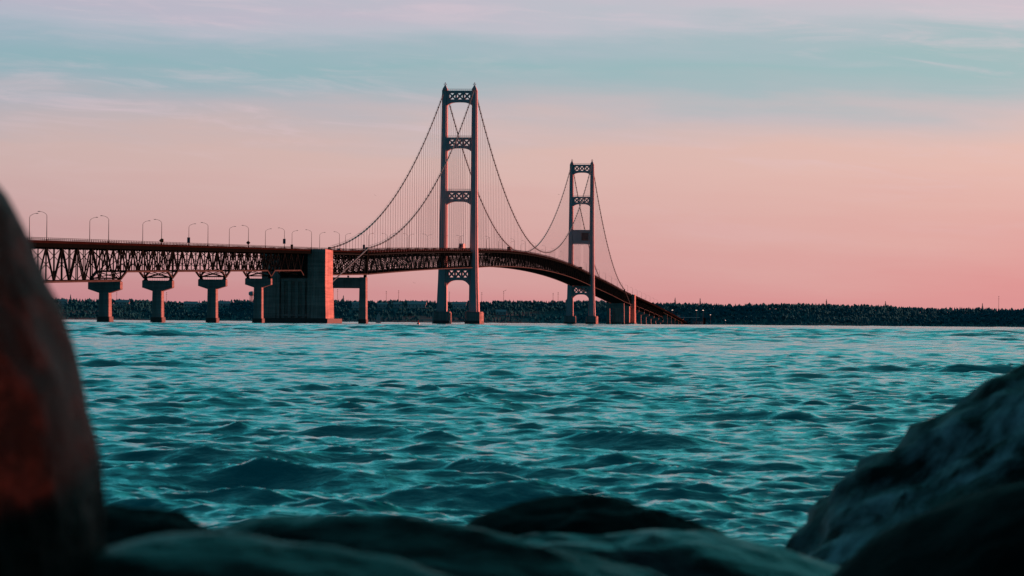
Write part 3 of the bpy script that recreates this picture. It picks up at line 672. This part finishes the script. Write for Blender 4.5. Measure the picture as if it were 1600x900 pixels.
segs = [(-1400, -747, 'of the near viaduct from the left'), (-747, 0, 'between tall anchorage and nearer tower'), (0, 1158, 'of the main span from nearer tower'),
        (1158, 1877, 'beyond the farther tower'), (1877, 3400, 'of the distant viaduct from far anchorage')]
lampS = {1: [], -1: []}
for sg, s0 in ((1, [-1329, -1230, -1131, -1031, -931, -830, -745, -648, -553]), (-1, [-1282, -1184, -1084, -984, -884, -783, -700, -605, -507, -411])):
    S = list(s0)
    while S[-1] < 3260: S.append(S[-1]+98)
    for a, b_, tx in segs:
        for j, s in enumerate([q for q in S if a <= q < b_]):
            o = LP if first else copy_tree(LP); first = False
            o.location = W(8.6*sg, s, zroad(s)-.8); o.rotation_euler = (0, 0, BA+(0 if sg > 0 else math.pi))
            tag(o, '%s street lamp in the %s row %s' % (ORD[j], 'right' if sg > 0 else 'left', tx), 'street lamp', 'street lamps along the bridge roadway'); lampS[sg].append(s)
# signs on lamp posts
def sign(px_s, sg, z, shape, m, lab):
    r = empty('road_sign', W(8.6*sg, px_s-.4, zroad(px_s)-.8+z), BA)
    tag(r, lab, 'road sign', 'signs fixed to the lamp posts'); b_ = MB()
    if shape == 'diamond': b_.prism([(-1, 0), (0, -1), (1, 0), (0, 1)], -.06, .06)
    elif shape == 'arrow': b_.prism([(-1.0, 0), (0, -.9), (.9, -.6), (.9, .6), (0, .9)], -.06, .06)
    else: b_.box((0, 0, 0), (1.3, .12, 2.4))
    b_.build('panel', m, r); MB().box((0, .16, 0), (.3, .2, .3)).build('bracket', M['pole'], r)
sign(-1131, 1, 1.7, 'arrow', M['orange'], 'small orange arrow sign on the third lamp post of the near viaduct')
sign(-984, -1, 2.9, 'rect', M['bluep'], 'tall dark sign panel low on a left side lamp post of the near viaduct')
sign(-931, 1, 2.2, 'diamond', M['redp'], 'dark red diamond sign on a right side lamp post of the near viaduct')
sign(-830, 1, 3.6, 'rect', M['bluep'], 'dark upright sign panel on the lamp post left of the tall anchorage')
sign(-700, -1, 1.6, 'rect', M['rail'], 'little dull sign on the lamp post above the tall anchorage')
sign(-553, 1, 2.6, 'rect', M['bluep'], 'dark sign panel on the lamp post above the portal pier')

# ------------------------------------------------------------------ traffic
def wheels(r, ys, hw, rad=.5):
    for yy in ys:
        for sg in (-1, 1):
            o = MB().tube([(sg*hw-.14, yy, rad), (sg*hw+.14, yy, rad)], rad, 12).build('wheel', M['tyre'], r)
def car(s, wd, m, lab, rz=0):
    r = empty('car', W(wd, s, zroad(s)-1.05), BA+rz); tag(r, lab, 'car', 'cars on the bridge')
    MB().prismx([(-2.2, .45), (2.2, .45), (2.25, .85), (1.3, 1.0), (.6, 1.5), (-1.2, 1.55), (-2.15, 1.0)], -.9, .9).build('body', m, r, bevel=.08)
    MB().prismx([(1.15, 1.02), (.58, 1.42), (-1.1, 1.46), (-1.75, 1.05)], -.92, .92).build('window_glass', M['glass'], r)
    wheels(r, (-1.35, 1.35), .85, .36)
def truck(s, wd, box, cab_, lab, scale=1, rz=0):
    r = empty('truck', W(wd, s, zroad(s)-1.05), BA+rz); tag(r, lab, 'truck', 'trucks on the bridge'); r.scale = (scale,)*3
    MB().box((0, 2.2, 2.6), (2.6, 11.5, 2.9)).box((0, 2.2, 1.05), (1.2, 11, .25)).build('trailer', box, r, bevel=.05)
    MB().prismx([(-4.2, .7), (-4.2, 3.3), (-5.3, 3.3), (-5.9, 2.1), (-6.9, 1.9), (-7.1, .7)], -1.2, 1.2).build('cab', cab_, r, bevel=.06)
    MB().prismx([(-5.38, 3.05), (-5.42, 3.05), (-5.98, 2.2), (-5.9, 2.2)], -1.05, 1.05).build('windscreen', M['glass'], r)
    wheels(r, (-6.1, -3.4, 5.8, 7.0), 1.15, .5)
truck(-18, 4.2, M['white'], M['bluep'], 'white box truck with dark cab passing the nearer tower', 1.15)
car(5, 4.4, M['bluep'], 'dark car just behind the truck at the nearer tower')
car(-622, 4.8, M['white'], 'pale car above the truss right of the tall anchorage')
truck(330, 4.4, M['tyre'], M['tyre'], 'dark truck at the left end of the rising main span', .9)
truck(1085, 4.4, M['rail'], M['tyre'], 'dark truck approaching the farther tower', 1.1)
car(470, 4.4, M['glass'], 'black car near the middle of the main span')

# ------------------------------------------------------------------ houses, masts, marina on the far shore
def house(px, q, w_, h, m, lab):
    x = FX(px, 5900+q); z = max(ground(x, q), 1)-.5; r = empty('house', (x, shore_y(x)+q, z)); tag(r, lab, 'house', 'houses on the far shore')
    MB().box((0, 0, h/2), (w_, w_*.6, h)).build('wall', m, r)
    MB().prismx([(-w_*.36, h), (w_*.36, h), (0, h+w_*.2)], -w_*.54, w_*.54)  .build('roof', M['pale'], r)
    for i in range(max(2, int(w_/6))): MB().box((-w_/2+(i+.5)*w_/max(2, int(w_/6)), -w_*.3-.05, h*.55), (1.6, .2, 1.8)).build('window', M['glass'], r)
for px, q, w_, h, k_, lab in HS: house(px, q, w_, h, M['white'] if k_ else M['pale'], lab)
def mast(px, top, lab, q=400, cross=False, kind='mast'):
    x = FX(px, 5950+q); D = shore_y(x)+q; zg = ground(x, q); zt = CH+((504.4+.008*(px-800))-top)/5437*D; r = empty('radio_mast', (x, D, zg)); h = zt-zg
    tag(r, lab, 'mast', 'masts on the far skyline'); MB().tube([(0, 0, 0), (0, 0, h)], .42, 5, .25).build('pole', M['pole'], r)
    b_ = MB(); b_.box((0, 0, h-.4), (1.6, 1, .8)).bar((-1.4, 0, h*.86), (1.4, 0, h*.86), .3); b_.build('antenna', M['pole'], r)
for px, top, lab in [(606, 455, 'slim mast on the skyline right of the portal pier'), (625, 454, 'slim mast halfway between the portal pier and the nearer tower'), (703, 456, 'slim mast framed between the nearer tower legs'), (753, 457, 'slim mast just right of the nearer tower'), (787, 455, 'taller mast alone under the rising main span'),
                     (865, 458, 'slim mast left of the farther tower'), (873, 457, 'slim mast nearest to the farther tower on its left'), (1565, 463, 'thin radio mast above the forest at the far right'), (530, 452, 'slim mast seen under the portal pier beam'), (265, 457, 'mast above the forest by the second bridge pier'), (193, 457, 'mast above the forest by the leftmost bridge pier')]:
    mast(px, top, lab)
x = FX(393, 6330); D = shore_y(x)+400; r = empty('water_tower', (x, D, ground(x, 400))); tag(r, 'blue grey water tower on legs beside the pier before the anchorage', 'water tower')
H = 19
for a in range(6): MB().bar((4.2*math.cos(a*1.047), 4.2*math.sin(a*1.047), 0), (3.6*math.cos(a*1.047), 3.6*math.sin(a*1.047), H), .55).build('leg', M['pale'], r)
MB().tube([(0, 0, 0), (0, 0, H)], .8, 8).build('riser_pipe', M['pale'], r)
MB().loft([[(q_*math.cos(a*.524), q_*math.sin(a*.524), z) for a in range(12)] for z, q_ in ((H-1, 2), (H, 4.5), (H+1.5, 5.6), (H+5, 5.7), (H+6.6, 4.4), (H+7.6, 1.2))]).build('tank', M['pale'], r, smooth=True)
# marina
def at(px, y): return FX(px, y)
r = empty('ferry_pavilion', (at(1077, 5780), 5780, 0)); tag(r, 'long low harbour pavilion with a thin pale roof on posts', 'pavilion')
MB().box((0, 0, 12.4), (36, 8, .9)).build('roof', M['white'], r)
for i in range(8): MB().box((-17+i*4.8, 0, 6), (.5, .5, 12.2)).build('post', M['pole'], r)
MB().box((0, 5, 1), (40, 14, 2.6)).build('quay', M['concrete'], r)
r = empty('harbour_building', (at(1091, 5790), 5790, 0)); tag(r, 'squat grey harbour building at the water right of the pavilion', 'building')
MB().box((0, 0, 3), (17, 8, 5)).build('wall', M['pale'], r); MB().box((0, 0, 5.8), (18, 9, .6)).build('roof', M['roof'], r)
for i in range(4): MB().box((-6+i*4, -4.05, 3.2), (1.8, .2, 1.6)).build('window', M['glass'], r)
for px, w_, h, lab in ((1061, 8, 17, 'narrow pale tower block at the left end of the pavilion'), (1101, 8, 12, 'small rust coloured shed at the harbour edge')):
    r = empty('harbour_shed', (at(px, 5800), 5800, 0)); tag(r, lab, 'shed'); MB().box((0, 0, h/2-.5), (w_*.5, w_, h)).build('wall', M['pale'] if h > 14 else M['rail'], r); MB().box((0, 0, h-.4), (w_*.62, w_*1.1, .5)).build('roof', M['roof'], r)
def hlamp(px, top, lab, m=M['light'], D=5760, sz=2.4):
    zt = CH+((504.4+.008*(px-800))-top)/5437*D; r = empty('harbour_light', (at(px, D), D, 0)); tag(r, lab, 'light mast', 'lit lamp masts around the harbour')
    MB().tube([(0, 0, -1), (0, 0, zt)], .28, 6, .2).build('pole', M['pole'], r); MB().box((0, 0, zt), (sz*1.2, sz*.6, .5)).build('lamp_housing', M['lamp'], r)
    MB().box((0, 0, zt-.55), (sz, sz*.5, .6)).build('lit_lamp', m, r)
for px, top, lab, m, sz in ((1040, 484, 'lit harbour mast nearest the descending viaduct', M['light'], 2.2), (1051, 484, 'lit harbour mast second from the descending viaduct', M['light'], 2.4), (1088.5, 484.3, 'lit harbour mast above the pavilion right end', M['light'], 2.6), (1099, 484.3, 'lit harbour mast right of the pavilion', M['light'], 2.6),
                            (1110.5, 491.5, 'shorter amber lit mast right of the harbour', M['light'], 1.6), (1067, 499, 'small red glowing lamp on the pavilion', M['lightr'], 2.0), (1037.5, 487.2, 'bright orange lamp beside the descending viaduct', M['lightr'], 3.0), (1134, 500, 'tiny white light low in the trees right of the harbour', M['light'], 1.0)):
    hlamp(px, top, lab, m, sz=sz)
for px, h, lab in ((1074, 8, 'rust brown crane lattice at the quay left of the harbour building'), (1078, 11, 'taller rust brown crane lattice beside the quay')):
    r = empty('quay_crane', (at(px, 5750), 5750, 0)); tag(r, lab, 'crane'); m = MB()
    for sg in (-1, 1): m.bar((sg*2.2, 0, -1), (0, 0, h), .5)
    for i in range(4): z = h*i/5; m.bar((-2.2*(1-i/5), 0, z), (1.8*(1-i/5), 0, z+h/5), .35)
    m.build('frame', M['curb'], r); MB().box((0, 0, h*.3), (2.4, 2, 2)).build('cabin', M['rail'], r)

# ------------------------------------------------------------------ buoy, sailing boat, gulls
r = empty('sailboat', (FX(591.5, 2600), 2600, 0)); tag(r, 'tiny pale boat with a rounded sail on the water right of the portal pier', 'boat')
MB().loft([[(a*2.2, -1, .7), (a*2.2, 1, .7), (a*1.6, .7, -.3), (a*1.6, -.7, -.3)] for a in (-1, 0, 1)]).build('hull', M['pale'], r)
MB().tube([(0, 0, .6), (0, 0, 8)], .08, 5).build('mast', M['pole'], r)
MB().prism([(-1.8, 1.2), (1.9, 1.2), (2.0, 3), (1.3, 6), (.2, 7.9), (-.9, 6), (-1.7, 3)], -.05, .05).build('sail', M['pale'], r)
r = empty('channel_buoy', (FX(654, 1500), 1500, 0)); tag(r, 'small red channel buoy floating left of the nearer tower', 'buoy')
MB().tube([(0, 0, -.4), (0, 0, .5)], .7, 10).build('float', M['redp'], r); MB().tube([(0, 0, .5), (0, 0, 1.9)], .35, 6, .12).build('topmark', M['redp'], r)
def gull(px, py, D, span, roll, lab):
    z = CH+((504.4+.008*(px-800))-py)/5437*D; r = empty('gull', (FX(px, D), D, z), .5); r.rotation_euler = (0, roll, .5); tag(r, lab, 'bird', 'gulls in the air')
    s_ = span/2; v_ = [(0, .35*s_, 0), (0, -.45*s_, 0), (.45*s_, .22*s_, .22*s_), (.45*s_, -.08*s_, .20*s_), (s_, -.12*s_, .05*s_), (-.45*s_, .22*s_, .22*s_), (-.45*s_, -.08*s_, .20*s_), (-s_, -.12*s_, .05*s_), (0, 0, .09*s_), (0, 0, -.10*s_), (.08*s_, 0, 0), (-.08*s_, 0, 0)]
    m = MB(); m.v = v_; m.f = [(0, 8, 10), (0, 10, 9), (0, 9, 11), (0, 11, 8), (1, 10, 8), (1, 9, 10), (1, 11, 9), (1, 8, 11), (0, 2, 3, 10), (2, 4, 3), (0, 11, 6, 5), (5, 6, 7)]
    o = m.build('body', M['bird'], r); md = o.modifiers.new('s', 'SOLIDIFY'); md.thickness = .03
gull(647, 442, 1500, 1.3, .3, 'tiny gull flying left of the nearer tower under the deck')
gull(790, 454, 1200, 1.3, -.3, 'tiny gull above the far forest under the main span')
gull(872, 304, 1500, 1.2, .2, 'tiny gull in the sky left of the farther tower top')
gull(585, 305, 1700, 1.2, .5, 'tiny gull in the sky left of the nearer tower cables')
